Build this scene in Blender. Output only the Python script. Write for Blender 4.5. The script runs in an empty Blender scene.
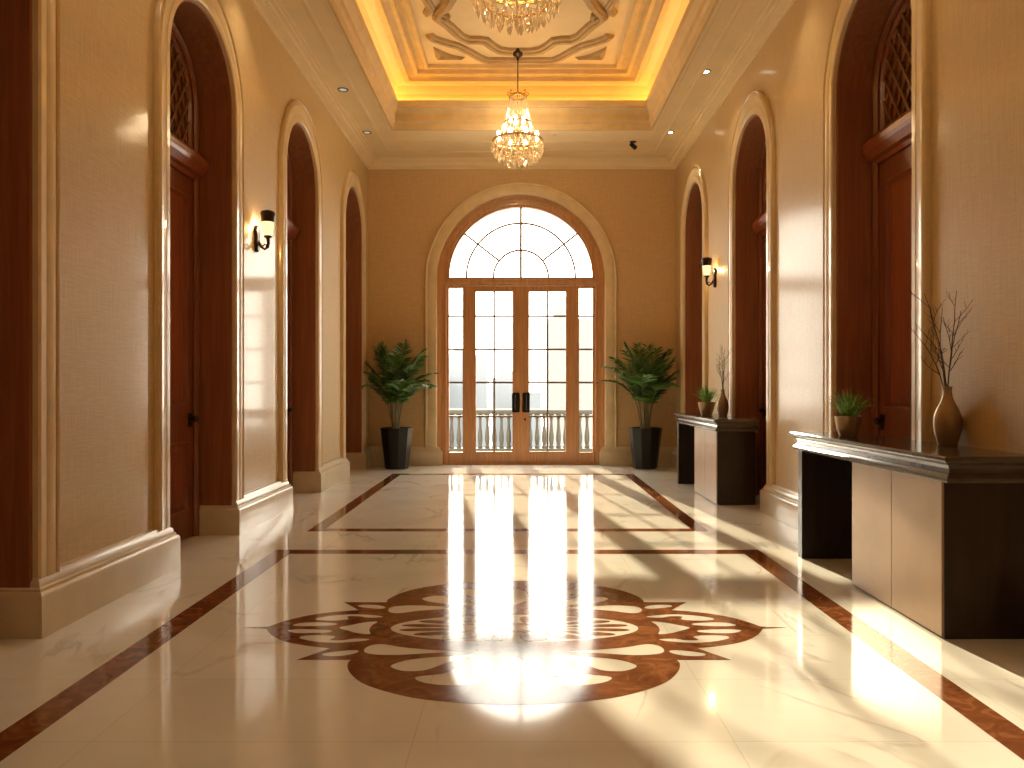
import bpy, bmesh, math, random
from math import sin, cos, pi, radians, sqrt, atan2
from mathutils import Vector, Matrix, Quaternion

random.seed(7)
S = bpy.context.scene
COL = S.collection

# ------------------------------------------------------------------ room sizes (metres)
XL, XR = -2.60, 2.66          # wall faces
YB, YF = 12.83, -2.60         # far wall, wall behind the camera
ZC = 5.20                     # soffit height
CAMH = 1.32
REC = 0.36                    # depth of the door recesses
HW, ZS = 0.64, 3.79           # half width and springing height of side arches
LEFT_ARCH = [3.36, 6.14, 8.90, 11.68]
RIGHT_ARCH = [2.70, 5.67, 8.63, 11.44]
BHW, BZS, BX = 1.43, 3.19, 0.015   # arch of the glazed entrance
WT = 0.36                     # wall thickness

# ------------------------------------------------------------------ materials
def mat_new(name):
    m = bpy.data.materials.new(name); m.use_nodes = True
    nt = m.node_tree
    return m, nt, nt.nodes['Principled BSDF']

def N(nt, t, **kw):
    n = nt.nodes.new(t)
    for k, v in kw.items():
        if k.startswith('i_'):
            n.inputs[k[2:].replace('_', ' ')].default_value = v
        else:
            setattr(n, k, v)
    return n

def coords(nt, scale=(1, 1, 1), rot=(0, 0, 0)):
    tc = N(nt, 'ShaderNodeTexCoord'); mp = N(nt, 'ShaderNodeMapping')
    mp.inputs['Scale'].default_value = scale; mp.inputs['Rotation'].default_value = rot
    nt.links.new(tc.outputs['Object'], mp.inputs['Vector'])
    return mp.outputs['Vector']

def ramp(nt, fac, stops):
    r = N(nt, 'ShaderNodeValToRGB')
    el = r.color_ramp.elements
    while len(el) < len(stops): el.new(0.5)
    for e, (p, c) in zip(el, stops):
        e.position = p; e.color = (*c, 1)
    nt.links.new(fac, r.inputs['Fac'])
    return r.outputs['Color']

def bump(nt, b, h, strength, dist=0.002):
    bp = N(nt, 'ShaderNodeBump'); bp.inputs['Strength'].default_value = strength
    bp.inputs['Distance'].default_value = dist
    nt.links.new(h, bp.inputs['Height']); nt.links.new(bp.outputs['Normal'], b.inputs['Normal'])

def simple(name, col, rough=0.5, metal=0.0, coat=0.0, coat_r=0.05, spec=0.5, noise=0.06, scale=12):
    m, nt, b = mat_new(name)
    b.inputs['Roughness'].default_value = rough; b.inputs['Metallic'].default_value = metal
    b.inputs['Coat Weight'].default_value = coat; b.inputs['Coat Roughness'].default_value = coat_r
    b.inputs['Specular IOR Level'].default_value = spec
    nz = N(nt, 'ShaderNodeTexNoise'); nz.inputs['Scale'].default_value = scale; nz.inputs['Detail'].default_value = 4
    nt.links.new(coords(nt), nz.inputs['Vector'])
    c0 = tuple(max(0, c * (1 - noise * 2)) for c in col); c1 = tuple(min(1, c * (1 + noise * 2)) for c in col)
    nt.links.new(ramp(nt, nz.outputs['Fac'], [(0.3, c0), (0.7, c1)]), b.inputs['Base Color'])
    return m

def mat_wallpaper(name, col, coat=0.8, coat_r=0.07):
    m, nt, b = mat_new(name)
    b.inputs['Roughness'].default_value = 0.55
    b.inputs['Coat Weight'].default_value = coat; b.inputs['Coat Roughness'].default_value = coat_r
    a = N(nt, 'ShaderNodeTexNoise'); a.inputs['Scale'].default_value = 1; a.inputs['Detail'].default_value = 3
    nt.links.new(coords(nt, (130, 130, 4)), a.inputs['Vector'])
    c = N(nt, 'ShaderNodeTexNoise'); c.inputs['Scale'].default_value = 1; c.inputs['Detail'].default_value = 2
    nt.links.new(coords(nt, (9, 9, 220)), c.inputs['Vector'])
    ad = N(nt, 'ShaderNodeMath', operation='ADD'); nt.links.new(a.outputs['Fac'], ad.inputs[0]); nt.links.new(c.outputs['Fac'], ad.inputs[1])
    hf = N(nt, 'ShaderNodeMath', operation='MULTIPLY'); hf.inputs[1].default_value = 0.5; nt.links.new(ad.outputs[0], hf.inputs[0])
    lo = tuple(x * 0.87 for x in col); hi = tuple(min(1, x * 1.11) for x in col)
    nt.links.new(ramp(nt, hf.outputs[0], [(0.36, lo), (0.64, hi)]), b.inputs['Base Color'])
    bump(nt, b, hf.outputs[0], 0.25, 0.0015)
    return m

def mat_wood(name, dark, light, rough=0.32, coat=0.3, grain=(14, 14, 0.7), coat_r=0.12):
    m, nt, b = mat_new(name)
    b.inputs['Roughness'].default_value = rough
    b.inputs['Coat Weight'].default_value = coat; b.inputs['Coat Roughness'].default_value = coat_r
    a = N(nt, 'ShaderNodeTexNoise'); a.inputs['Scale'].default_value = 2.5; a.inputs['Detail'].default_value = 6
    a.inputs['Distortion'].default_value = 0.6
    nt.links.new(coords(nt, grain), a.inputs['Vector'])
    nt.links.new(ramp(nt, a.outputs['Fac'], [(0.3, dark), (0.55, tuple((x + y) / 2 for x, y in zip(dark, light))), (0.75, light)]), b.inputs['Base Color'])
    bump(nt, b, a.outputs['Fac'], 0.12, 0.002)
    return m

def mat_floor():
    m, nt, b = mat_new('cream_marble')
    b.inputs['Roughness'].default_value = 0.075
    b.inputs['Specular IOR Level'].default_value = 0.85
    v = coords(nt)
    n1 = N(nt, 'ShaderNodeTexNoise'); n1.inputs['Scale'].default_value = 0.9; n1.inputs['Detail'].default_value = 8; n1.inputs['Distortion'].default_value = 1.2
    nt.links.new(v, n1.inputs['Vector'])
    base = ramp(nt, n1.outputs['Fac'], [(0.3, (0.70, 0.68, 0.62)), (0.6, (0.80, 0.785, 0.725))])
    # thin veins where a warped noise crosses its middle
    n2 = N(nt, 'ShaderNodeTexNoise'); n2.inputs['Scale'].default_value = 1.1; n2.inputs['Detail'].default_value = 7; n2.inputs['Distortion'].default_value = 0.8
    nt.links.new(coords(nt, (1.0, 0.55, 1), (0, 0, 0.6)), n2.inputs['Vector'])
    sb = N(nt, 'ShaderNodeMath', operation='SUBTRACT'); sb.inputs[1].default_value = 0.5; nt.links.new(n2.outputs['Fac'], sb.inputs[0])
    ab = N(nt, 'ShaderNodeMath', operation='ABSOLUTE'); nt.links.new(sb.outputs[0], ab.inputs[0])
    vein = ramp(nt, ab.outputs[0], [(0.0, (0.40, 0.40, 0.40)), (0.018, (0, 0, 0))])
    mk = N(nt, 'ShaderNodeTexNoise'); mk.inputs['Scale'].default_value = 1.7; nt.links.new(v, mk.inputs['Vector'])
    mkr = ramp(nt, mk.outputs['Fac'], [(0.48, (0, 0, 0)), (0.62, (1, 1, 1))])
    vm = N(nt, 'ShaderNodeMath', operation='MULTIPLY'); nt.links.new(vein, vm.inputs[0]); nt.links.new(mkr, vm.inputs[1])
    mx = N(nt, 'ShaderNodeMix', data_type='RGBA'); mx.inputs['B'].default_value = (0.22, 0.17, 0.12, 1)
    nt.links.new(vm.outputs[0], mx.inputs['Factor']); nt.links.new(base, mx.inputs['A'])
    br = N(nt, 'ShaderNodeTexBrick', offset=0.0, squash=1.0)
    br.inputs['Scale'].default_value = 1.0; br.inputs['Mortar Size'].default_value = 0.0016
    br.inputs['Brick Width'].default_value = 1.2; br.inputs['Row Height'].default_value = 0.6
    br.inputs['Color1'].default_value = (1, 1, 1, 1); br.inputs['Color2'].default_value = (0.96, 0.96, 0.955, 1); br.inputs['Mortar'].default_value = (0.75, 0.71, 0.65, 1)
    mpt = N(nt, 'ShaderNodeMapping'); mpt.inputs['Location'].default_value = (0.4, 0.2, 0)
    nt.links.new(v, mpt.inputs['Vector']); nt.links.new(mpt.outputs['Vector'], br.inputs['Vector'])
    mu = N(nt, 'ShaderNodeMix', data_type='RGBA', blend_type='MULTIPLY'); mu.inputs['Factor'].default_value = 1
    nt.links.new(mx.outputs['Result'], mu.inputs['A']); nt.links.new(br.outputs['Color'], mu.inputs['B'])
    nt.links.new(mu.outputs['Result'], b.inputs['Base Color'])
    return m

def mat_brown_marble():
    m, nt, b = mat_new('brown_marble')
    b.inputs['Roughness'].default_value = 0.1; b.inputs['Specular IOR Level'].default_value = 0.45
    n1 = N(nt, 'ShaderNodeTexNoise'); n1.inputs['Scale'].default_value = 9; n1.inputs['Detail'].default_value = 9; n1.inputs['Distortion'].default_value = 1.5
    nt.links.new(coords(nt), n1.inputs['Vector'])
    nt.links.new(ramp(nt, n1.outputs['Fac'], [(0.3, (0.13, 0.042, 0.016)), (0.52, (0.185, 0.064, 0.024)), (0.63, (0.26, 0.10, 0.04)), (0.72, (0.17, 0.056, 0.02))]), b.inputs['Base Color'])
    return m

def mat_glass():
    m = bpy.data.materials.new('window_glass'); m.use_nodes = True
    nt = m.node_tree; nt.nodes.clear()
    o = N(nt, 'ShaderNodeOutputMaterial'); t = N(nt, 'ShaderNodeBsdfTransparent'); g = N(nt, 'ShaderNodeBsdfGlossy')
    g.inputs['Roughness'].default_value = 0.02
    f = N(nt, 'ShaderNodeFresnel'); f.inputs['IOR'].default_value = 1.2
    x = N(nt, 'ShaderNodeMixShader')
    nt.links.new(f.outputs[0], x.inputs[0]); nt.links.new(t.outputs[0], x.inputs[1]); nt.links.new(g.outputs[0], x.inputs[2])
    nt.links.new(x.outputs[0], o.inputs['Surface'])
    return m

def mat_crystal():
    m = bpy.data.materials.new('chandelier_crystal'); m.use_nodes = True
    nt = m.node_tree; nt.nodes.clear()
    o = N(nt, 'ShaderNodeOutputMaterial'); t = N(nt, 'ShaderNodeBsdfTransparent'); g = N(nt, 'ShaderNodeBsdfGlossy'); d = N(nt, 'ShaderNodeBsdfTranslucent')
    t.inputs['Color'].default_value = (1, 0.95, 0.86, 1)
    g.inputs['Roughness'].default_value = 0.06; g.inputs['Color'].default_value = (1, 0.95, 0.86, 1)
    d.inputs['Color'].default_value = (1, 0.90, 0.72, 1)
    a = N(nt, 'ShaderNodeMixShader'); a.inputs[0].default_value = 0.5
    x = N(nt, 'ShaderNodeMixShader'); x.inputs[0].default_value = 0.42
    nt.links.new(t.outputs[0], a.inputs[1]); nt.links.new(d.outputs[0], a.inputs[2])
    nt.links.new(a.outputs[0], x.inputs[1]); nt.links.new(g.outputs[0], x.inputs[2])
    nt.links.new(x.outputs[0], o.inputs['Surface'])
    return m

def mat_emit(name, col, strength):
    m = bpy.data.materials.new(name); m.use_nodes = True
    nt = m.node_tree; nt.nodes.clear()
    o = N(nt, 'ShaderNodeOutputMaterial'); e = N(nt, 'ShaderNodeEmission')
    e.inputs['Color'].default_value = (*col, 1); e.inputs['Strength'].default_value = strength
    nt.links.new(e.outputs[0], o.inputs['Surface'])
    return m

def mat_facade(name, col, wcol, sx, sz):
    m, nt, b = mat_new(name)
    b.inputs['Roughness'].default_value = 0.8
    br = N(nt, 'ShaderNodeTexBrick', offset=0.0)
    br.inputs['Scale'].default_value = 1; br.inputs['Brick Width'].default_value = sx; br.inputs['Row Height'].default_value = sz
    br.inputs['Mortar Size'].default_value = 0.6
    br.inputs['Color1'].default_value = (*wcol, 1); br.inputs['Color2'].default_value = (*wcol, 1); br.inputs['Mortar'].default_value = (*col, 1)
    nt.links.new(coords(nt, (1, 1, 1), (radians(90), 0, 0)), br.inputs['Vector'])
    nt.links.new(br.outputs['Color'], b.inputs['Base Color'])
    return m

M = {}
M['floor'] = mat_floor()
M['brown'] = mat_brown_marble()
M['wall'] = mat_wallpaper('linen_wallpaper', (0.60, 0.425, 0.205), 0.48, 0.10)
M['wallr'] = mat_wallpaper('linen_wallpaper_satin', (0.58, 0.41, 0.198), 0.5, 0.17)
M['backwall'] = mat_wallpaper('linen_wallpaper_matt', (0.62, 0.41, 0.20), 0.15, 0.25)
M['stone'] = simple('cream_stone', (0.76, 0.60, 0.37), 0.32, coat=0.5, coat_r=0.08, noise=0.04, scale=5)
M['base'] = simple('cream_marble_base', (0.68, 0.575, 0.41), 0.28, coat=0.4, coat_r=0.08, noise=0.05, scale=3)
M['tan'] = simple('tan_moulding', (0.64, 0.46, 0.235), 0.55, noise=0.04, scale=6)
M['goldlit'] = simple('gold_lit_bead', (0.68, 0.50, 0.27), 0.25, metal=0.1, coat=0.6, noise=0.03)  # cream bead; golden tint of its highlights is put into the colour
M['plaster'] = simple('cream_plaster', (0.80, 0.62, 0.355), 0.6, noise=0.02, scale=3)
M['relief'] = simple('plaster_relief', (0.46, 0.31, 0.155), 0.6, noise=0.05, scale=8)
M['mahog'] = mat_wood('mahogany', (0.15, 0.038, 0.013), (0.29, 0.082, 0.027))
M['mahog2'] = mat_wood('mahogany_panel', (0.20, 0.044, 0.014), (0.36, 0.092, 0.028), coat=0.5)
M['jamb'] = mat_wood('jamb_wood', (0.25, 0.085, 0.032), (0.37, 0.14, 0.055), rough=0.45, coat=0.15)
M['lattice'] = simple('lattice_wood', (0.22, 0.10, 0.04), 0.35, coat=0.3)
M['oak'] = mat_wood('honey_wood', (0.43, 0.20, 0.075), (0.64, 0.34, 0.15), rough=0.35)
M['black'] = simple('black_metal', (0.015, 0.012, 0.010), 0.35, metal=0.6)
M['bronze'] = simple('dark_bronze', (0.045, 0.027, 0.017), 0.35, metal=0.7)
M['muntin'] = simple('muntin_bronze', (0.22, 0.14, 0.085), 0.4, metal=0.3)
M['glass'] = mat_glass()
M['espresso'] = mat_wood('espresso_wood', (0.016, 0.009, 0.006), (0.034, 0.019, 0.012), rough=0.35, coat=0.3, grain=(8, 8, 0.5))
M['consoletop'] = simple('dark_lacquer_top', (0.075, 0.055, 0.040), 0.22, coat=0.5, coat_r=0.12)
M['bronzepanel'] = simple('brushed_bronze_panel', (0.40, 0.275, 0.17), 0.36, metal=0.3, noise=0.03, scale=4)
M['vase'] = simple('bronze_glaze', (0.42, 0.30, 0.18), 0.27, metal=0.65, noise=0.06, scale=6)
M['pot'] = simple('planter_black', (0.007, 0.0065, 0.006), 0.38, coat=0.0, spec=0.35)
M['soil'] = simple('soil', (0.03, 0.018, 0.01), 0.9)
M['leaf'] = simple('palm_green', (0.042, 0.12, 0.018), 0.4, noise=0.25, scale=9)
M['leaf2'] = simple('palm_green_light', (0.09, 0.22, 0.033), 0.4, noise=0.2, scale=9)
M['stem'] = simple('palm_stem', (0.16, 0.13, 0.045), 0.5, noise=0.2)
M['grass'] = simple('succulent_green', (0.19, 0.42, 0.085), 0.45, noise=0.3, scale=30)
M['twig'] = simple('twig_bark', (0.045, 0.026, 0.018), 0.7, noise=0.2, scale=40)
M['bowl'] = simple('bronze_bowl', (0.42, 0.30, 0.18), 0.32, metal=0.5, noise=0.05)
M['crystal'] = mat_crystal()
M['brass'] = simple('brass', (0.55, 0.33, 0.11), 0.22, metal=0.9, noise=0.03)
M['bulb'] = mat_emit('bulb_glow', (1.0, 0.76, 0.45), 95)
M['bulbdim'] = mat_emit('bulb_dim', (1.0, 0.76, 0.45), 30)
M['led'] = mat_emit('led_strip', (1.0, 0.56, 0.12), 19)
M['lampon'] = mat_emit('downlight_glow', (1.0, 0.90, 0.72), 9)
M['lampdim'] = mat_emit('downlight_dim', (1.0, 0.86, 0.66), 0.4)
M['shade'] = mat_emit('sconce_glass', (1.0, 0.78, 0.34), 1.25)
M['chrome'] = simple('downlight_rim', (0.10, 0.075, 0.05), 0.3, metal=0.7)
M['balcony'] = simple('balcony_stone', (0.62, 0.58, 0.50), 0.7, noise=0.04)
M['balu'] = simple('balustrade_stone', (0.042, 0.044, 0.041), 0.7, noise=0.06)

# ------------------------------------------------------------------ mesh helpers
class MB:
    def __init__(s): s.v = []; s.f = []; s.mi = []
    def vert(s, p): s.v.append(tuple(p)); return len(s.v) - 1
    def face(s, idx, mi=0): s.f.append(tuple(idx)); s.mi.append(mi)
    def box(s, x0, x1, y0, y1, z0, z1, mi=0):
        b = len(s.v)
        for z in (z0, z1):
            for x, y in ((x0, y0), (x1, y0), (x1, y1), (x0, y1)): s.v.append((x, y, z))
        for q in ((0, 3, 2, 1), (4, 5, 6, 7), (0, 1, 5, 4), (1, 2, 6, 5), (2, 3, 7, 6), (3, 0, 4, 7)):
            s.face([b + i for i in q], mi)
    def obox(s, c, ax, ay, az, mi=0):
        """box from centre and three half-axis vectors"""
        c, ax, ay, az = Vector(c), Vector(ax), Vector(ay), Vector(az); b = len(s.v)
        for k in (-1, 1):
            for i, j in ((-1, -1), (1, -1), (1, 1), (-1, 1)): s.v.append(tuple(c + ax * i + ay * j + az * k))
        for q in ((0, 3, 2, 1), (4, 5, 6, 7), (0, 1, 5, 4), (1, 2, 6, 5), (2, 3, 7, 6), (3, 0, 4, 7)):
            s.face([b + i for i in q], mi)
    def loops(s, rings, closed=True, cap=False, mi=0):
        """rings: list of equal-length point lists; joins neighbours"""
        idx = [[s.vert(p) for p in r] for r in rings]; n = len(rings[0])
        for a, b in zip(idx[:-1], idx[1:]):
            for i in range(n if closed else n - 1):
                j = (i + 1) % n
                s.face((a[i], a[j], b[j], b[i]), mi)
        if cap:
            s.face(idx[0][::-1], mi); s.face(idx[-1], mi)
        return idx
    def tube(s, pts, r, n=8, cap=True, mi=0):
        pts = [Vector(p) for p in pts]
        rs = r if isinstance(r, (list, tuple)) else [r] * len(pts)
        rings = []; up = None
        for i, p in enumerate(pts):
            t = (pts[min(i + 1, len(pts) - 1)] - pts[max(i - 1, 0)])
            if t.length < 1e-9: t = Vector((0, 0, 1))
            t.normalize()
            if up is None: up = Vector((0, 0, 1)) if abs(t.z) < 0.9 else Vector((1, 0, 0))
            a = t.cross(up)
            if a.length < 1e-6: a = t.cross(Vector((1, 0.1, 0)))
            a.normalize(); b = a.cross(t).normalized(); up = b
            rings.append([p + (a * cos(2 * pi * k / n) + b * sin(2 * pi * k / n)) * rs[i] for k in range(n)])
        s.loops(rings, True, cap, mi)
    def lathe(s, prof, c=(0, 0, 0), n=24, cap=True, mi=0, rot=0):
        rings = [[(c[0] + r * cos(2 * pi * k / n + rot), c[1] + r * sin(2 * pi * k / n + rot), c[2] + z) for k in range(n)] for r, z in prof]
        s.loops(rings, True, cap, mi)
    def build(s, name, mats, parent=None, smooth=False, recalc=True):
        me = bpy.data.meshes.new(name); me.from_pydata(s.v, [], s.f)
        for m in (mats if isinstance(mats, (list, tuple)) else [mats]): me.materials.append(m)
        me.polygons.foreach_set('material_index', s.mi)
        if recalc:
            bm = bmesh.new(); bm.from_mesh(me); bmesh.ops.recalc_face_normals(bm, faces=bm.faces); bm.to_mesh(me); bm.free()
        if smooth:
            me.polygons.foreach_set('use_smooth', [True] * len(me.polygons))
            if smooth != 'all':
                me.set_sharp_from_angle(angle=radians(38))
        me.update()
        o = bpy.data.objects.new(name, me); COL.objects.link(o)
        if parent: o.parent = parent
        return o

def empty(name, loc=(0, 0, 0), rz=0):
    o = bpy.data.objects.new(name, None); COL.objects.link(o)
    o.empty_display_size = 0.1; o.location = loc; o.rotation_euler = (0, 0, rz)
    return o

def tag(o, label=None, cat=None, group=None, kind=None):
    if label: o['label'] = label
    if cat: o['category'] = cat
    if group: o['group'] = group
    if kind: o['kind'] = kind
    return o

def copy_tree(o, parent=None):
    c = o.copy(); COL.objects.link(c)
    if parent: c.parent = parent
    for ch in list(o.children): copy_tree(ch, c)
    return c

def bevel(o, w=0.004, seg=2):
    m = o.modifiers.new('bevel', 'BEVEL'); m.width = w; m.segments = seg; m.limit_method = 'ANGLE'; m.angle_limit = radians(40)

def filled(name, splines, depth, xf, mat, parent=None):
    """flat 2D shapes with holes (even-odd), extruded to depth; xf maps (u,v,w) to the world"""
    cu = bpy.data.curves.new(name + '_outline', 'CURVE'); cu.dimensions = '2D'; cu.fill_mode = 'BOTH'; cu.extrude = depth / 2
    for pts in splines:
        sp = cu.splines.new('POLY'); sp.points.add(len(pts) - 1)
        for p, q in zip(sp.points, pts): p.co = (q[0], q[1], 0, 1)
        sp.use_cyclic_u = True
    tmp = bpy.data.objects.new('tmp', cu); COL.objects.link(tmp)
    dg = bpy.context.evaluated_depsgraph_get(); dg.update()
    me = bpy.data.meshes.new_from_object(tmp.evaluated_get(dg))
    bpy.data.objects.remove(tmp); bpy.data.curves.remove(cu)
    for v in me.vertices: v.co = xf(v.co.x, v.co.y, v.co.z + depth / 2)
    bm = bmesh.new(); bm.from_mesh(me)
    bmesh.ops.remove_doubles(bm, verts=bm.verts, dist=1e-5)
    bmesh.ops.recalc_face_normals(bm, faces=bm.faces); bm.to_mesh(me); bm.free()
    me.materials.clear(); me.materials.append(mat); me.name = name
    o = bpy.data.objects.new(name, me); COL.objects.link(o)
    if parent: o.parent = parent
    return o

def arch_path(c, hw, z0, zs, n=40):
    """(u, v, nu, nv) up the near side, round the arch and down the far side; n is the outward normal"""
    out = [(c - hw, z0, -1, 0)]
    for k in range(n + 1):
        a = pi - pi * k / n
        out.append((c + hw * cos(a), zs + hw * sin(a), cos(a), sin(a)))
    out.append((c + hw, z0, 1, 0))
    return out

def arch_pts(c, hw, z0, zs, n=40):
    return [(p[0], p[1]) for p in arch_path(c, hw, z0, zs, n)]

def sweep_arch(mb, prof, c, hw, z0, zs, xf, n=40, mi=0, crown=0.0):
    """prof: list of (radial offset, height out of the wall)"""
    path = arch_path(c, hw, z0, zs, n)
    rings = [[xf(u + nu * r, v + nv * r * (1 + crown * max(0, nv)), h) for r, h in prof] for u, v, nu, nv in path]
    mb.loops(rings, False, False, mi)
    mb.face([len(mb.v) - len(prof) + i for i in range(len(prof))], mi)
    b = len(mb.v) - len(prof) * len(path)
    mb.face([b + i for i in range(len(prof))][::-1], mi)

def sweep_plan(mb, prof, path, sign, mi=0):
    """prof: (out, z); path: plan points; sign: side the profile stands out to"""
    rings = []; n = len(path)
    for i, p in enumerate(path):
        p = Vector(p)
        d0 = (p - Vector(path[i - 1])).normalized() if i else None
        d1 = (Vector(path[i + 1]) - p).normalized() if i < n - 1 else None
        n0 = Vector((d0.y, -d0.x)) * sign if d0 else None
        n1 = Vector((d1.y, -d1.x)) * sign if d1 else None
        if n0 is None: m = n1
        elif n1 is None: m = n0
        else:
            m = n0 + n1; m = m / max(0.05, m.dot(n0))
        rings.append([(p.x + m.x * o, p.y + m.y * o, z) for o, z in prof])
    mb.loops(rings, False, True, mi)

WL = lambda u, v, h: (XL + h, u, v)          # left wall: u along Y, v up, h into the room
WR = lambda u, v, h: (XR - h, u, v)
WB = lambda u, v, h: (u, YB - h, v)

# ------------------------------------------------------------------ floor with its inlays
mb = MB(); mb.box(XL - 0.5, XR + 0.5, YF - 0.2, YB + 0.25, -0.12, 0.0)
floor = mb.build('floor', M['floor'])
tag(floor, 'polished cream marble floor with brown inlaid borders and flower medallion', 'floor', kind='structure')

def strip_frame(x0, x1, y0, y1, w, name='inlaid_border'):
    a = [(x0, y0), (x1, y0), (x1, y1), (x0, y1)]
    b = [(x0 + w, y0 + w), (x1 - w, y0 + w), (x1 - w, y1 - w), (x0 + w, y1 - w)]
    o = MB(); o.loops([[(x, y, 0.0006) for x, y in a], [(x, y, 0.0006) for x, y in b]], True)
    return o.build(name, M['brown'], floor)
strip_frame(-1.99, 1.94, 1.20, 6.12, 0.155)
strip_frame(-1.96, 1.74, 6.90, 11.55, 0.14)

def cr(pts, sub=6, corners=()):
    """closed Catmull-Rom through pts, sharp at the given indices"""
    out = []; n = len(pts)
    for i in range(n):
        p1, p2 = Vector(pts[i]), Vector(pts[(i + 1) % n])
        p0 = Vector(pts[i - 1]) if i not in corners else p1 - (p2 - p1) * 0.3
        p3 = Vector(pts[(i + 2) % n]) if (i + 1) % n not in corners else p2 + (p2 - p1) * 0.3
        for k in range(sub):
            t = k / sub
            q = 0.5 * ((2 * p1) + (p2 - p0) * t + (2 * p0 - 5 * p1 + 4 * p2 - p3) * t * t + (3 * p1 - p0 - 3 * p2 + p3) * t ** 3)
            out.append((q.x, q.y))
    return out

def petal(cx, cy, ang, L, W, k=0.35, n=22):
    """teardrop whose sharp end points to ang"""
    out = []
    for i in range(n):
        t = 2 * pi * i / n
        x = cos(t) * L; y = sin(t) * W * (1 - k * cos(t)) * (abs(sin(t / 2)) ** 0.6)
        out.append((cx + x * cos(ang) - y * sin(ang), cy + x * sin(ang) + y * cos(ang)))
    return out

MC = (-0.03, 4.13)
def medallion():
    q = [(-1.36, 0.02), (-1.30, 0.12), (-1.215, 0.21), (-1.10, 0.275), (-0.995, 0.31), (-0.93, 0.325)]   # side lobe, one quarter (|y|)
    step = [(-0.985, 0.40), (-1.055, 0.49), (-0.79, 0.49)]
    lobe = [(-0.795, 0.54), (-0.765, 0.64), (-0.685, 0.765), (-0.56, 0.865), (-0.40, 0.945), (-0.2, 0.99), (0, 1.005)]
    quarter = q + step + lobe
    lf = [(x, -y) for x, y in quarter]                       # near-left
    rt = [(-x, y) for x, y in lf[::-1]][1:]                  # near-right
    near = [(-1.50, 0.0)] + lf + rt + [(1.50, 0.0)]
    far = [(-x, -y) for x, y in near[1:-1]]
    pts = near + far
    n = len(pts); sharp = {0, len(near) - 1}
    for k, p in enumerate(pts):
        if any(abs(abs(p[0]) - a) < 1e-6 and abs(abs(p[1]) - b) < 1e-6 for a, b in ((0.93, 0.325), (1.055, 0.49), (0.79, 0.49), (1.36, 0.02))): sharp.add(k)
    sp = [cr(pts, 5, sharp)]
    quad = []
    quad.append(cr([(-1.12, .135), (-1.13, .175), (-1.04, .225), (-0.92, .245), (-0.80, .22), (-0.76, .19), (-0.84, .18), (-0.90, .205), (-0.965, .20), (-0.95, .15), (-1.02, .125)], 4))
    quad.append(cr([(-1.235, .045), (-1.18, .09), (-1.08, .092), (-1.0, .075), (-1.0, .045), (-1.08, .03), (-1.17, .025)], 4))
    quad.append(cr([(-0.95, .405), (-0.93, .435), (-0.85, .435), (-0.79, .40), (-0.78, .365), (-0.82, .355), (-0.90, .375)], 4))
    quad.append(cr([(-0.755, .355), (-0.72, .405), (-0.60, .425), (-0.44, .40), (-0.27, .37), (-0.40, .352), (-0.56, .315), (-0.68, .265), (-0.74, .29)], 4))
    quad.append(cr([(-0.58, .555), (-0.565, .60), (-0.50, .635), (-0.41, .62), (-0.335, .54), (-0.25, .465), (-0.20, .435), (-0.215, .41), (-0.32, .435), (-0.50, .485)], 4))
    quad.append(cr([(-0.445, .705), (-0.41, .765), (-0.30, .80), (-0.18, .785), (-0.135, .735), (-0.16, .70), (-0.22, .70), (-0.235, .63), (-0.27, .60), (-0.33, .665)], 4))
    for pl in quad:
        for sx in (1, -1):
            for sy in (1, -1): sp.append([(x * sx, y * sy) for x, y in pl])
    for sx in (1, -1):                                        # leaf on the long axis
        sp.append([(x * sx, y) for x, y in cr([(-0.965, 0), (-0.90, .055), (-0.84, .095), (-0.775, .108), (-0.79, .05), (-0.795, 0), (-0.79, -.05), (-0.775, -.108), (-0.84, -.095), (-0.90, -.055)], 4)])
    for sy in (1, -1):                                        # central petals of the near and far lobes
        sp.append([(x, y * sy) for x, y in cr([(0, .435), (.065, .52), (.085, .63), (.06, .74), (0, .80), (-.06, .74), (-.085, .63), (-.065, .52)], 4, {0})])
    el = lambda a, b, n=72: [(a * cos(2 * pi * i / n), b * sin(2 * pi * i / n)) for i in range(n)]
    sp.append(el(0.68, 0.235))                                # opening inside the oval ring
    for i in range(16):                                       # flower of petals in that opening
        a = 2 * pi * (i + 0.5) / 16
        ps = petal(0.45 * cos(a), 0.45 * sin(a), a + pi, 0.19, 0.075)
        sp.append([(x, y * 0.345) for x, y in ps])
    sp.append(el(0.23, 0.079, 40)); sp.append(el(0.14, 0.048, 32))
    sp = [[(x + MC[0], y + MC[1]) for x, y in s] for s in sp]
    return filled('medallion_inlay', sp, 0.0005, lambda u, v, w: (u, v, 0.0003 + w), M['brown'], floor)
medallion()

# ------------------------------------------------------------------ walls
def side_wall(name, xf, arches, mat, label):
    sp = [[(YF - 0.2, 0), (YB, 0), (YB, 5.45), (YF - 0.2, 5.45)]]
    # arches reach the floor: cut them from the outline
    out = [(YF - 0.2, 0.0)]
    for c in arches: out += arch_pts(c, HW, 0.0, ZS)
    out += [(YB, 0.0), (YB, 5.45), (YF - 0.2, 5.45)]
    o = filled(name, [out], WT, lambda u, v, w: xf(u, v, -w), mat)
    return tag(o, label, 'wall', kind='structure')
side_wall('wall_left', WL, LEFT_ARCH, M['wall'], 'left wall of beige linen wallpaper with four deep arched openings')
side_wall('wall_right', WR, RIGHT_ARCH, M['wallr'], 'right wall of beige linen wallpaper with arched openings behind the consoles')
out = [(XL - 0.4, 0.0)] + arch_pts(BX, BHW, 0.0, BZS, 64) + [(XR + 0.4, 0.0), (XR + 0.4, 5.45), (XL - 0.4, 5.45)]
o = filled('wall_back', [out], 0.24, lambda u, v, w: WB(u, v, -w), M['backwall'])
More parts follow.
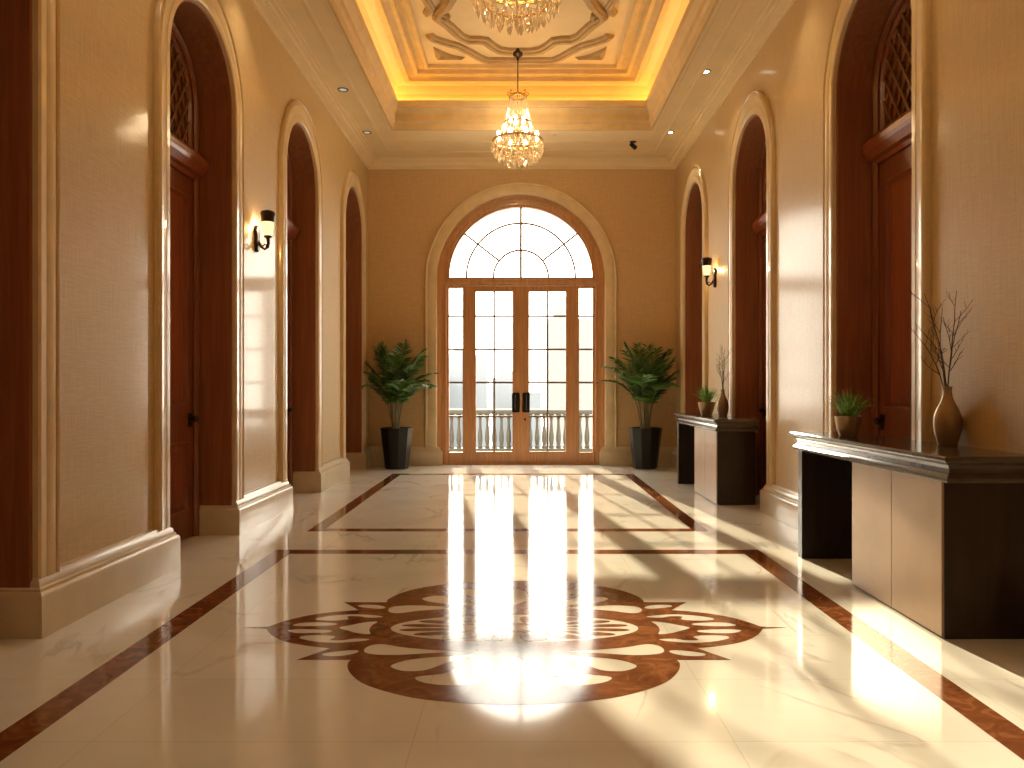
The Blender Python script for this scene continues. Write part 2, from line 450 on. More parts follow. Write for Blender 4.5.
tag(o, 'end wall of tan linen wallpaper around the arched glass entrance', 'wall', kind='structure')
mb = MB(); mb.box(XL - 0.4, XR + 0.4, YF - 0.2, YF, 0, 5.45)
tag(mb.build('wall_front', M['backwall']), 'plain tan wall closing the hall behind the viewer', 'wall', kind='structure')

# arch surrounds
SUR = [(0.0, -0.02), (0.0, 0.030), (0.012, 0.040), (0.055, 0.040), (0.062, 0.034), (0.070, 0.040), (0.135, 0.040), (0.145, 0.026), (0.150, 0.026)]
BEAD = [(0.150, -0.01), (0.150, 0.032), (0.156, 0.041), (0.165, 0.045), (0.174, 0.041), (0.180, 0.032), (0.180, -0.01)]
tn = 0
ordw = ['nearest', 'second', 'third', 'farthest']
for side, xf, arches in (('left', WL, LEFT_ARCH), ('right', WR, RIGHT_ARCH)):
    for i, c in enumerate(arches):
        tn += 1
        mb = MB(); sweep_arch(mb, SUR, c, HW, 0.30, ZS, xf, crown=0.5); sweep_arch(mb, BEAD, c, HW, 0.30, ZS, xf, mi=1, crown=0.5)
        o = mb.build('trim_%d' % tn, [M['stone'], M['goldlit']], None, smooth=True)
        tag(o, 'cream stone arch surround, %s along the %s wall' % (ordw[i], side), 'arch surround', kind='structure')
tn += 1
mb = MB()
sweep_arch(mb, [(0.0, -0.12), (0.0, 0.040), (0.014, 0.055), (0.150, 0.055), (0.165, 0.045), (0.172, 0.06), (0.195, 0.06), (0.210, 0.03), (0.210, -0.01)], BX, BHW, 0.30, BZS, WB, 72)
o = mb.build('trim_%d' % tn, M['stone'], None, smooth=True)
tag(o, 'wide cream stone arch surround framing the glass entrance', 'arch surround', kind='structure')

# baseboards: one mesh per pier
BASE = [(0.0, 0.0), (0.085, 0.0), (0.085, 0.215), (0.078, 0.232), (0.064, 0.240), (0.064, 0.252), (0.052, 0.262), (0.048, 0.285), (0.034, 0.298), (0.028, 0.318), (0.0, 0.322)]
def base_run(name, path, sign, parent=None):
    mb = MB(); sweep_plan(mb, BASE, path, sign)
    o = mb.build(name, M['base'], parent, smooth=True)
    return o
def base_side(name, x, arches, sx, cuts=()):
    """sx = +1 for the left wall (stands out to +X)"""
    root = None
    edges = [YF] + sum([[c - HW, c + HW] for c in arches], []) + [YB]
    for k in range(0, len(edges), 2):
        a, b = edges[k], edges[k + 1]; xr = x - sx * (REC - 0.03)
        path = []
        cut0 = next((q for p, q in cuts if p < a + 0.05 < q), None); cut1 = next((p for p, q in cuts if p < b - 0.05 < q), None)
        if cut0: path.append((x, cut0))
        elif k > 0: path.append((xr, a + 0.03))
        if not cut0: path.append((x, a + (0.03 if k > 0 else 0)))
        path.append((x, cut1 if cut1 else b - (0.03 if b < YB else 0)))
        if b < YB and not cut1: path.append((xr, b - 0.03))
        o = base_run(name if root is None else 'plinth', path, sx, root)
        if root is None:
            root = o; tag(o, 'tall cream stone baseboard along the %s wall piers' % ('left' if sx > 0 else 'right'), 'baseboard', kind='structure')
base_side('baseboard_left', XL, LEFT_ARCH, 1)
base_side('baseboard_right', XR, RIGHT_ARCH, -1, [(3.78, 5.02), (8.45, 9.54)])   # interrupted where the consoles stand
r = base_run('baseboard_back', [(XL + 0.05, YB), (BX - BHW - 0.0, YB), (BX - BHW, YB + 0.12)], 1)
tag(r, 'cream stone baseboard on the end wall under the palms', 'baseboard', kind='structure')
base_run('plinth', [(BX + BHW, YB + 0.12), (BX + BHW, YB), (XR - 0.05, YB)], 1, r)

# ------------------------------------------------------------------ ceiling
def rect_loop(ox, oy, z):
    return [(XL + ox, YF + oy, z), (XR - ox, YF + oy, z), (XR - ox, YB - oy, z), (XL + ox, YB - oy, z)]
def sweep_rect(prof, mb=None):
    mb = mb or MB()
    mb.loops([rect_loop(*p) for p in prof], True)
    return mb
mb = sweep_rect([(-0.1, -0.1, ZC), (0.40, 0.46, ZC), (0.40, 0.46, ZC - 0.012), (0.44, 0.51, ZC - 0.018), (0.47, 0.55, ZC - 0.012), (0.47, 0.55, ZC), (0.60, 0.98, ZC), (0.60, 0.98, ZC - 0.01), (0.625, 1.02, ZC - 0.01), (0.625, 1.02, ZC),
                 (0.68, 1.60, ZC)])
mf = sweep_rect([(0.68, 1.60, ZC), (0.68, 1.60, ZC - 0.03), (0.71, 1.64, ZC - 0.03), (0.72, 1.66, ZC + 0.05), (0.75, 1.72, ZC + 0.08), (0.75, 1.72, ZC + 0.17), (0.78, 1.80, ZC + 0.21), (0.81, 1.87, ZC + 0.24), (0.82, 1.89, ZC + 0.32), (0.79, 1.85, ZC + 0.32), (0.79, 1.85, ZC + 0.22), (0.62, 1.34, ZC + 0.22)])
mb2 = sweep_rect([(0.62, 1.34, ZC + 0.22), (0.625, 1.35, ZC + 0.45), (0.66, 1.39, ZC + 0.60), (0.74, 1.46, ZC + 0.70), (0.86, 1.53, ZC + 0.745)])
mb3 = sweep_rect([(0.86, 1.53, ZC + 0.745),                  (0.88, 1.55, ZC + 0.735), (0.88, 1.55, ZC + 0.715), (0.94, 1.60, ZC + 0.715), (0.96, 1.63, ZC + 0.76), (1.03, 1.70, ZC + 0.79), (1.03, 1.70, ZC + 0.765), (1.08, 1.745, ZC + 0.765), (1.10, 1.765, ZC + 0.815),
                  (1.18, 1.84, ZC + 0.815), (1.20, 1.86, ZC + 0.785), (1.25, 1.90, ZC + 0.785), (1.27, 1.92, ZC + 0.83)])
ZP = ZC + 0.83
mb2.face([mb2.vert(p) for p in rect_loop(1.27, 1.92, ZP)])
ceiling = mb.build('ceiling', M['plaster']); mf.build('fascia_moulding', M['tan'], ceiling)
tag(ceiling, 'cream plaster tray ceiling with lit cove and moulded relief', 'ceiling', kind='structure')
mb2.build('tray', M['plaster'], ceiling); mb3.build('tray_moulding', M['tan'], ceiling)
mb = MB(); mb.box(XL - 0.4, XR + 0.4, YF - 0.2, YB + 0.2, 6.25, 6.35); mb.build('deck', M['plaster'], ceiling)
# crown moulding
tn += 1
mb = sweep_rect([(0.0, 0.0, 5.06), (0.022, 0.022, 5.065), (0.028, 0.028, 5.085), (0.05, 0.05, 5.095), (0.085, 0.085, 5.115), (0.11, 0.11, 5.145), (0.118, 0.118, 5.16), (0.155, 0.155, 5.165), (0.165, 0.165, 5.18), (0.20, 0.20, 5.185), (0.205, 0.205, ZC + 0.005)])
o = mb.build('trim_%d' % tn, M['plaster'], None, smooth=True)
tag(o, 'cream crown moulding running round the top of the walls', 'crown moulding', kind='structure')
# ornate leaf band on the crown, carved
def crown_band(crown):
    for x, sx in ((XL, 1), (XR, -1)):
        mb = MB(); y = 3.0
        while y < YB - 0.25:
            for (o, z, r) in ((0.098, 5.128, 0.017), (0.072, 5.104, 0.011)):
                c = Vector((x + sx * o, y + (0.02 if r < 0.015 else 0), z)); d = Vector((0, r * 1.5, 0)); e = Vector((sx, 0, 1)).normalized() * r; f = Vector((sx, 0, -1)).normalized() * r * 0.8
                b = len(mb.v)
                for p in (c + d, c - d, c + e, c - e, c + f, c - f): mb.v.append(tuple(p))
                for q in ((0, 2, 4), (2, 1, 4), (1, 3, 4), (3, 0, 4), (2, 0, 5), (1, 2, 5), (3, 1, 5), (0, 3, 5)): mb.face([b + i for i in q])
            y += 0.062
        mb.build('carved_band', M['plaster'], crown, recalc=False)['kind'] = 'stuff'
crown_band(o)

# relief mouldings on the ceiling panel
def relief(name, path, w, h, closed=True, mat=None):
    """raised moulding hanging h below the panel, following a plan path"""
    prof = [(-w, 0.0), (-w * 0.9, -h * 0.55), (-w * 0.45, -h * 0.7), (-w * 0.35, -h), (w * 0.35, -h), (w * 0.45, -h * 0.7), (w * 0.9, -h * 0.55), (w, 0.0)]
    n = len(path); rings = []
    for i, p in enumerate(path):
        p = Vector(p)
        a = Vector(path[i - 1]) if closed or i else None
        b = Vector(path[(i + 1) % n]) if closed or i < n - 1 else None
        d0 = (p - a).normalized() if a else (b - p).normalized(); d1 = (b - p).normalized() if b else d0
        n0, n1 = Vector((d0.y, -d0.x)), Vector((d1.y, -d1.x))
        m = n0 + n1; m = m / max(0.35, m.dot(n0))
        rings.append([(p.x + m.x * o_, p.y + m.y * o_, ZP + z) for o_, z in prof])
    if closed: rings.append(rings[0])
    mb = MB(); mb.loops(rings, False, not closed)
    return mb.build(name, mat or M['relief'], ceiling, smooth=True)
YM = 8.05                                                     # middle of the panel motif
def sym(quarter):
    """quarter runs from the far axis point round to the side; mirrored left-right and about YM"""
    a = quarter; b = [(-x, y) for x, y in a[::-1]]
    top = b[:-1] + a                                          # left side -> far axis -> right side
    bot = [(x, 2 * YM - y) for x, y in top[::-1]]
    return top + bot
def arc(cx, cy, r, a0, a1, n=8):
    return [(cx + r * cos(radians(a0 + (a1 - a0) * k / n)), cy + r * sin(radians(a0 + (a1 - a0) * k / n))) for k in range(n + 1)]
inner = [(0, 10.45), (0.16, 10.45), (0.30, 10.40), (0.39, 10.28), (0.47, 10.13), (0.56, 10.10), (0.70, 10.10), (0.80, 10.0), (0.92, 9.72), (1.04, 9.50), (1.00, 9.36), (0.90, 9.20), (0.82, 9.0)]
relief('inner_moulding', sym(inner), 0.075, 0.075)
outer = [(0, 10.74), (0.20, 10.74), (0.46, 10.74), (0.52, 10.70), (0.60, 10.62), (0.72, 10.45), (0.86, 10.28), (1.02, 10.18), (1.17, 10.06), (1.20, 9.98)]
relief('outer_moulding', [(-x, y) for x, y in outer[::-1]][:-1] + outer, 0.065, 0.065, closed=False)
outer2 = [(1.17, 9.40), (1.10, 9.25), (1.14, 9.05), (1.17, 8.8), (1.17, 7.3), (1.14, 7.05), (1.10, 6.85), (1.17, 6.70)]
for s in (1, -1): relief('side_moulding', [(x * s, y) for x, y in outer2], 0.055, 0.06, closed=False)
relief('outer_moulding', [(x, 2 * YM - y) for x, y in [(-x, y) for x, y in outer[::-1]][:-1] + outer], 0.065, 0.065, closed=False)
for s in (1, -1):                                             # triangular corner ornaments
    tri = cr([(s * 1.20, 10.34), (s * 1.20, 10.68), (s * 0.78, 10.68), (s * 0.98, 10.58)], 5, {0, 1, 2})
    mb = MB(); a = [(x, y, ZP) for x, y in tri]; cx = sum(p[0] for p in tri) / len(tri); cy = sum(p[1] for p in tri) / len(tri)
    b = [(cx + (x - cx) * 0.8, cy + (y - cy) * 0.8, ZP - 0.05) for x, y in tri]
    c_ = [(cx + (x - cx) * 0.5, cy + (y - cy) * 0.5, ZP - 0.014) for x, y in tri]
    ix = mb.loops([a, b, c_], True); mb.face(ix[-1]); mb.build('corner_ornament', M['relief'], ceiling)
# carved rosettes where the inner moulding turns
for s in (1, -1):
    mb = MB()
    for k in range(7):
        a = k * 2 * pi / 7; c = Vector((s * 0.99 + 0.075 * cos(a), 9.45 + 0.075 * sin(a), ZP - 0.03))
        mb.lathe([(0.001, -0.045), (0.03, -0.03), (0.04, 0.0), (0.03, 0.03)], c, 8)
    mb.lathe([(0.001, -0.06), (0.03, -0.045), (0.045, 0.0), (0.045, 0.03)], (s * 0.99, 9.45, ZP - 0.03), 10)
    mb.build('rosette', M['relief'], ceiling, smooth=True)

# LED strip in the cove
mb = MB()
lz = ZC + 0.43
mb.loops([rect_loop(0.655, 1.385, lz), rect_loop(0.68, 1.41, lz), rect_loop(0.68, 1.41, lz + 0.012), rect_loop(0.655, 1.385, lz + 0.012), rect_loop(0.655, 1.385, lz)], True)
o = mb.build('cove_light', M['led'])
tag(o, 'warm yellow strip of light hidden in the ceiling cove', 'light strip')
mb = MB(); mb.loops([rect_loop(0.622, 1.345, lz - 0.02), rect_loop(0.685, 1.415, lz - 0.02), rect_loop(0.685, 1.415, lz - 0.002), rect_loop(0.622, 1.345, lz - 0.002), rect_loop(0.622, 1.345, lz - 0.02)], True)
mb.build('channel', M['chrome'], o)

# ------------------------------------------------------------------ mahogany doors in the side arches
def clip_inside(p, d, inside, far=3.0):
    """ends of the line p + t d inside a convex shape, found by marching"""
    ts = [-far + 2 * far * k / 600 for k in range(601)]
    ok = [t for t in ts if inside(p[0] + d[0] * t, p[1] + d[1] * t)]
    if len(ok) < 3: return None
    return ok[0], ok[-1]

def box_w(mb, xf, u0, u1, v0, v1, h0, h1, mi=0):
    P = [xf(u, v, h) for h in (h0, h1) for u, v in ((u0, v0), (u1, v0), (u1, v1), (u0, v1))]
    b = len(mb.v); mb.v += [tuple(p) for p in P]
    for q in ((0, 3, 2, 1), (4, 5, 6, 7), (0, 1, 5, 4), (1, 2, 6, 5), (2, 3, 7, 6), (3, 0, 4, 7)): mb.face([b + i for i in q], mi)

def wood_door(n, xf, c, knob_far, label):
    root = empty('door_%d' % n, xf(c, 0, -REC))
    tag(root, label, 'door', kind='structure')
    R = Vector(root.location)
    L = lambda u, v, h: tuple(Vector(xf(u, v, h)) - R)
    H = HW - 0.001
    # lining of the recess
    mb = MB(); sweep_arch(mb, [(0, -REC - 0.02), (0, 0.0), (-0.022, 0.0), (-0.022, -REC - 0.02)], c, H, 0.0, ZS, L)
    mb.build('jamb', M['jamb'], root, smooth=True)
    # casing on the back plane
    hi = H - 0.022
    mb = MB(); sweep_arch(mb, [(0.0, -REC), (0.0, -REC + 0.075), (-0.02, -REC + 0.085), (-0.055, -REC + 0.085), (-0.07, -REC + 0.065), (-0.085, -REC + 0.06), (-0.085, -REC)], c, hi, 0.0, ZS, L)
    mb.build('casing', M['mahog'], root, smooth=True)
    iw = hi - 0.085
    # back board behind the fanlight
    mb = MB()
    pts = arch_pts(c, iw + 0.02, 3.24, ZS, 28)
    a = [L(u, v, -REC + 0.012) for u, v in pts]; b = [L(u, v, -REC - 0.02) for u, v in pts]
    ix = mb.loops([b, a], True, True); mb.build('fanlight_board', M['mahog'], root)
    # fanlight lattice
    z0 = 3.40
    ins = lambda u, v: v > z0 and abs(u - c) < iw and (v < ZS or (u - c) ** 2 + (v - ZS) ** 2 < iw * iw)
    mb = MB()
    ri = iw - 0.06
    sweep_arch(mb, [(0.06, -REC + 0.01), (0.06, -REC + 0.05), (0.03, -REC + 0.055), (0.0, -REC + 0.035), (0.0, -REC + 0.01)], c, ri, z0, ZS, L, 28, 1)
    ins2 = lambda u, v: v > z0 and abs(u - c) < ri + .02 and (v < ZS or (u - c) ** 2 + (v - ZS) ** 2 < (ri + .02) ** 2)
    st = 0.135
    for s in (1, -1):
        for k in range(-12, 13):
            d = (sin(radians(33)), s * cos(radians(33)))
            p = (c + k * st, 3.75); e = clip_inside(p, d, ins2)
            if not e: continue
            m_ = (e[0] + e[1]) / 2; hl = (e[1] - e[0]) / 2
            o0 = Vector(L(0, 0, 0)); eu = Vector(L(1, 0, 0)) - o0; ev = Vector(L(0, 1, 0)) - o0; eh = Vector(L(0, 0, 1)) - o0
            cc = Vector(L(p[0] + d[0] * m_, p[1] + d[1] * m_, -REC + 0.028 + 0.004 * s))
            D = eu * d[0] + ev * d[1]; Nn = eu * -d[1] + ev * d[0]
            mb.obox(cc, D * hl, Nn * 0.013, eh * 0.012)
    mb.build('lattice', [M['lattice'], M['mahog']], root)
    # moulded transom beam
    mb = MB()
    prof = [(3.17, 0.02), (3.17, 0.07), (3.20, 0.085), (3.215, 0.12), (3.27, 0.155), (3.30, 0.165), (3.345, 0.165), (3.355, 0.14), (3.39, 0.13), (3.40, 0.09), (3.40, 0.0), (3.17, 0.0)]
    mb.loops([[L(u, v, -REC + h) for v, h in prof] for u in (c - iw - 0.06, c + iw + 0.06)], True, True)
    mb.build('transom', M['mahog2'], root)
    # leaf with two raised panels
    mb = MB(); box_w(mb, L, c - iw, c + iw, 0.0, 3.18, -REC - 0.02, -REC + 0.02)
    lw, zt = iw - 0.004, 3.165
    st_ = 0.115
    for (u0, u1, v0, v1) in ((c - lw, c - lw + st_, 0.01, zt), (c + lw - st_, c + lw, 0.01, zt), (c - lw + st_, c + lw - st_, 0.01, 0.25), (c - lw + st_, c + lw - st_, 0.86, 1.16), (c - lw + st_, c + lw - st_, zt - 0.16, zt)):
        box_w(mb, L, u0, u1, v0, v1, -REC + 0.015, -REC + 0.05)
    leaf = mb.build('door_leaf', M['mahog'], root)
    for v0, v1 in ((0.25, 0.86), (1.16, zt - 0.16)):
        mb = MB(); u0, u1 = c - lw + st_, c + lw - st_
        rect = lambda i, h: [L(u0 + i, v0 + i, h), L(u1 - i, v0 + i, h), L(u1 - i, v1 - i, h), L(u0 + i, v1 - i, h)]
        ix = mb.loops([rect(0.0, -REC + 0.02), rect(0.0, -REC + 0.058), rect(0.018, -REC + 0.062), rect(0.03, -REC + 0.03), rect(0.04, -REC + 0.028), rect(0.085, -REC + 0.044)], True)
        mb.face(ix[-1]); mb.build('panel', M['mahog2'], leaf)
    # knob with square rose
    ku = c + (lw - 0.058) * knob_far
    mb = MB(); box_w(mb, L, ku - 0.032, ku + 0.032, 0.98, 1.10, -REC + 0.05, -REC + 0.058)
    rose = mb.build('lock_plate', M['black'], leaf)
    mb = MB()
    o0 = Vector(L(ku, 1.05, -REC + 0.058)); eh = Vector(L(0, 0, 1)) - Vector(L(0, 0, 0))
    mb.tube([o0, o0 + eh * 0.018, o0 + eh * 0.03, o0 + eh * 0.042, o0 + eh * 0.058, o0 + eh * 0.066], [0.012, 0.012, 0.026, 0.031, 0.026, 0.012], 14)
    mb.build('knob', M['bronze'], leaf, smooth='all')
    return root

dn = 1
for side, xf, arches in (('left', WL, LEFT_ARCH), ('right', WR, RIGHT_ARCH)):
    for i, c in enumerate(arches):
        dn += 1
        wood_door(dn, xf, c, 1, 'mahogany panelled door with lattice fanlight, %s along the %s wall' % (ordw[i], side))

# ------------------------------------------------------------------ glazed entrance
ent = empty('door_1', (BX, YB + 0.10, 0))
tag(ent, 'arched double glass door with honey wood frame, sidelights and fanlight', 'door', kind='structure')
E = lambda u, v, h: (u, -h, v)                                # local: u across, v up, h into the room
RG = 1.248                                                    # radius of the fan glass
# lining + arched frame
mb = MB()
sweep_arch(mb, [(0.0, -0.10), (0.0, 0.10), (-0.02, 0.10), (-0.035, 0.075), (-0.05, 0.07), (-0.055, 0.045), (-0.10, 0.04), (-0.112, 0.055), (-0.145, 0.055), (-0.155, 0.03), (-0.182, 0.02), (-0.182, -0.10)], 0, BHW - 0.002, 0.0, BZS, E, 72)
mb.build('arched_frame', M['oak'], ent, smooth=True)
mb = MB()
prof = [(3.065, -0.04), (3.065, 0.045), (3.085, 0.06), (3.11, 0.06), (3.12, 0.075), (3.16, 0.085), (3.18, 0.075), (3.19, 0.05), (3.215, 0.04), (3.215, -0.04)]
mb.loops([[E(u, v, h) for v, h in prof] for u in (-1.30, 1.30)], True, True)
mb.build('transom', M['oak'], ent)
for s in (-1, 1):
    mb = MB(); x0, x1 = sorted((s * 0.925, s * 0.985)); box_w(mb, E, x0, x1, 0.0, 3.08, -0.05, 0.055); mb.build('mullion', M['oak'], ent)
mb = MB(); box_w(mb, E, -1.30, 1.30, 0.0, 0.035, -0.09, 0.075); mb.build('threshold', M['oak'], ent)

VM = [2.557, 1.985, 1.414, 0.83]
def glazed(name, u0, u1, z0, z1, stile, zb, zt, mid, parent, inner=None):
    """glazed sash: rails and stiles, its pane, its thin glazing bars"""
    mb = MB(); a, b = (u0 + stile[0], u1 - stile[1])
    for (p, q, r_, s_) in ((u0, a, z0, z1), (b, u1, z0, z1), (a, b, z0, zb), (a, b, zt, z1)): box_w(mb, E, p, q, r_, s_, -0.03, 0.03)
    # small inner bead
    for (p, q, r_, s_) in ((a, a + 0.012, zb, zt), (b - 0.012, b, zb, zt), (a, b, zb, zb + 0.012), (a, b, zt - 0.012, zt)): box_w(mb, E, p, q, r_, s_, -0.018, 0.018)
    o = mb.build(name, M['oak'], parent)
    g = MB(); g.face([g.vert(E(*p, 0)) for p in ((a, zb), (b, zb), (b, zt), (a, zt))]); g.build('pane', M['glass'], o)
    m = MB()
    if mid: box_w(m, E, (a + b) / 2 - 0.015, (a + b) / 2 + 0.015, zb, zt, -0.012, 0.012)
    for v in VM: box_w(m, E, a, b, v - 0.015, v + 0.015, -0.0125, 0.0125)
    m.build('glazing_bars', M['muntin'], o)
    return o
for s in (-1, 1):
    if s < 0:
        leaf = glazed('door_leaf', -0.932, -0.001, 0.034, 3.07, (0.147, 0.13), 0.215, 2.99, True, ent)
        glazed('sidelight', -1.26, -0.98, 0.034, 3.07, (0.012, 0.01), 0.20, 3.05, False, ent)
    else:
        leaf = glazed('door_leaf', 0.001, 0.932, 0.034, 3.07, (0.13, 0.147), 0.215, 2.99, True, ent)
        glazed('sidelight', 0.98, 1.26, 0.034, 3.07, (0.01, 0.012), 0.20, 3.05, False, ent)
    # tall rounded handle plate with a pull
    mb = MB(); cx = s * 0.088
    w, h, r_ = 0.066, 0.17, 0.026
    outl = []
    for (ax, az, a0) in ((w - r_, h - r_, 0), (-w + r_, h - r_, 90), (-w + r_, -h + r_, 180), (w - r_, -h + r_, 270)):
        outl += [(cx + ax + r_ * cos(radians(a0 + k * 22.5)), 1.07 + az + r_ * sin(radians(a0 + k * 22.5))) for k in range(5)]
    ix = mb.loops([[E(u, v, 0.03) for u, v in outl], [E(u, v, 0.042) for u, v in outl], [E(cx + (u - cx) * 0.9, 1.07 + (v - 1.07) * 0.97, 0.048) for u, v in outl]], True, True)
    hp = mb.build('handle', M['black'], leaf)
    mb = MB(); mb.tube([E(cx, 1.19, 0.045), E(cx, 1.19, 0.085), E(cx, 1.16, 0.10), E(cx, 0.98, 0.10), E(cx, 0.95, 0.085), E(cx, 0.95, 0.045)], 0.011, 10)
    mb.build('pull_bar', M['black'], leaf, smooth=True)
mb = MB(); box_w(mb, E, -0.014, 0.014, 0.036, 3.066, -0.036, 0.037); mb.build('astragal', M['oak'], leaf)
# lock below right handle
mb = MB(); mb.tube([E(0.07, 0.78, 0.03), E(0.07, 0.78, 0.04)], 0.02, 14); mb.build('keyhole', M['bronze'], leaf)
# fan
fan = MB()
sweep_arch(fan, [(0.0, -0.03), (0.0, 0.03), (-0.022, 0.022), (-0.022, -0.03)], 0, RG + 0.004, 3.215, 3.22, E, 60)
box_w(fan, E, -RG, RG, 3.205, 3.225, -0.03, 0.03)
fo = fan.build('fanlight', M['oak'], ent, smooth=True)
g = MB(); g.face([g.vert(E(u, v, 0)) for u, v in arch_pts(0, RG, 3.215, 3.22, 48)]); g.build('pane', M['glass'], fo)
m = MB()
for rad in (0.475, 0.94): sweep_arch(m, [(-0.016, -0.012), (0.016, -0.012), (0.016, 0.012), (-0.016, 0.012), (-0.016, -0.012)], 0, rad, 3.215, 3.22, E, 40)
box_w(m, E, -0.021, 0.021, 3.22, 3.22 + RG, -0.0125, 0.0125)
for a in (38, 142):
    d = Vector((cos(radians(a)), 0, sin(radians(a)))); nn = Vector((-d.z, 0, d.x))
    m.obox(Vector((0, 0, 3.22)) + d * (0.475 + RG) / 2, d * (RG - 0.475) / 2, nn * 0.016, Vector((0, 0.0122, 0)))
m.build('glazing_bars', M['muntin'], fo)

# ------------------------------------------------------------------ outside: balcony, balustrade, hazy city
mb = MB(); mb.box(-6, 6, YB + 0.24, 16.4, -0.3, -0.02)
tag(mb.build('floor_balcony', M['balcony']), 'pale stone balcony floor outside the glass entrance', 'balcony floor', kind='structure')
bal = empty('balustrade', (0, 15.6, -0.02))
tag(bal, 'pale stone balustrade with turned balusters beyond the glass doors', 'balustrade')
mb = MB()
prof = [(-0.13, 0.80), (0.13, 0.80), (0.15, 0.83), (0.15, 0.87), (0.12, 0.90), (-0.12, 0.90), (-0.15, 0.87), (-0.15, 0.83)]
mb.loops([[(x, y, z) for y, z in prof] for x in (-3.2, 3.2)], True, True); mb.build('top_rail', M['balu'], bal)
mb = MB(); mb.box(-3.2, 3.2, -0.12, 0.12, 0.0, 0.09); mb.build('base_rail', M['balu'], bal)
for px in (-3.05, -1.66, 0.0, 1.66, 3.05):
    mb = MB(); mb.box(px - 0.11, px + 0.11, -0.11, 0.11, 0.08, 0.81); mb.build('post', M['balu'], bal)
bp = [(0.052, 0.085), (0.052, 0.13), (0.036, 0.15), (0.04, 0.18), (0.052, 0.26), (0.053, 0.33), (0.045, 0.42), (0.031, 0.52), (0.026, 0.62), (0.031, 0.70), (0.043, 0.72), (0.031, 0.74), (0.05, 0.76), (0.05, 0.805)]
proto = None
x = -2.9
while x < 2.95:
    if all(abs(x - px) > 0.17 for px in (-1.66, 0, 1.66)):
        if proto is None:
            mb = MB(); mb.lathe(bp, (0, 0, 0), 12); proto = mb.build('baluster', M['balu'], bal, smooth=True); proto.location.x = x
        else:
            c = proto.copy(); COL.objects.link(c); c.parent = bal; c.location.x = x
    x += 0.148

def tower(name, x0, x1, y, depth, ztop, col, wcol, sx, sz, label, steps=()):
    root = empty(name, ((x0 + x1) / 2, y, -45)); tag(root, label, 'building')
    hw = (x1 - x0) / 2; H = ztop + 45
    m = mat_facade(name + '_facade', col, wcol, sx, sz)  # pale distance haze is put into the facade colours
    mb = MB(); mb.box(-hw, hw, 0, depth, 0, H); mb.build('shaft', m, root)
    for (k0, k1, h0, h1) in steps:
        mb = MB(); mb.box(-hw + k0 * 2 * hw, -hw + k1 * 2 * hw, depth * 0.1, depth * 0.9, H + h0, H + h1); mb.build('roof_block', m, root)
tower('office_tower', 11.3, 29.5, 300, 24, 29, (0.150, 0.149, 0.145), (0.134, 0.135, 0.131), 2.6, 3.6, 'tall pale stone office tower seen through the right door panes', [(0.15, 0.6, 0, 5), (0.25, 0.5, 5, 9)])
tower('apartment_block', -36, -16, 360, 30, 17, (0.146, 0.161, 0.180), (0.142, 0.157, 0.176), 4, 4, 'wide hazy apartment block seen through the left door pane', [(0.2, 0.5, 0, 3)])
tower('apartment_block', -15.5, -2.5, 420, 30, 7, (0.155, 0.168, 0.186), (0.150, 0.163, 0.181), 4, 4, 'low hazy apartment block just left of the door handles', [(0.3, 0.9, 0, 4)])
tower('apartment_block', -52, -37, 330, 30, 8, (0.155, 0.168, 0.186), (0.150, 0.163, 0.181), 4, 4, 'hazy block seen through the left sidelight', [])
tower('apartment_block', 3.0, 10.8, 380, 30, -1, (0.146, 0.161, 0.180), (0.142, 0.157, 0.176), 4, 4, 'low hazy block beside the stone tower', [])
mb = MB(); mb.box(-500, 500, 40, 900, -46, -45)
tag(mb.build('terrain', simple('hazy_ground', (0.098, 0.108, 0.12), 0.9, scale=0.05)), 'pale hazy city ground far below the balcony', 'ground', kind='structure')  # haze is put into the ground colour too

# ------------------------------------------------------------------ console tables
def console(y0, label):
    root = empty('console_table', (XR, y0, 0)); tag(root, label, 'console table', 'dark console tables along the right wall')
    Lc, D = 2.03, 0.43                                       # along the wall, out from it
    gap = 0.09                                                # clears the baseboard
    # top: front and near edges carry the moulding
    prof = [(0.0, 0.835), (0.054, 0.835), (0.061, 0.843), (0.061, 0.858), (0.052, 0.868), (0.040, 0.884), (0.036, 0.904), (0.046, 0.924), (0.064, 0.937), (0.077, 0.942), (0.080, 0.950), (0.080, 0.965), (0.074, 0.972)]
    mb = MB(); ring = []
    for o, z in prof:
        ring.append([(-0.004, -o, z), (-D + 0.005 - o, -o, z), (-D + 0.005 - o, Lc + o, z), (-0.004, Lc + o, z)])
    mb.loops(ring, True, True)
    t = mb.build('top', M['consoletop'], root)
    mb = MB(); mb.box(-D, -0.004, 0.06, 1.13, 0.0, 0.836); b = mb.build('cabinet', M['espresso'], root); bevel(b, 0.003)
    for a0, a1 in ((0.063, 0.593), (0.597, 1.127)):
        mb = MB(); mb.box(-D - 0.014, -D, a0, a1, 0.012, 0.832); d = mb.build('door', M['bronzepanel'], root); bevel(d, 0.002)
    mb = MB(); mb.box(-D - 0.05, -gap, 1.92, 2.00, 0.0, 0.836); l = mb.build('end_panel', M['espresso'], root); bevel(l, 0.003)
    mb = MB(); mb.box(-0.115, -gap, 1.13, 1.92, 0.45, 0.836); mb.build('back_rail', M['espresso'], root)
    return root
console(3.88, 'dark console table with bronze doors under the tall branch vase, nearest the viewer')
console(8.40, 'dark console table with bronze doors, the farther one near the right palm')
ZT = 0.972

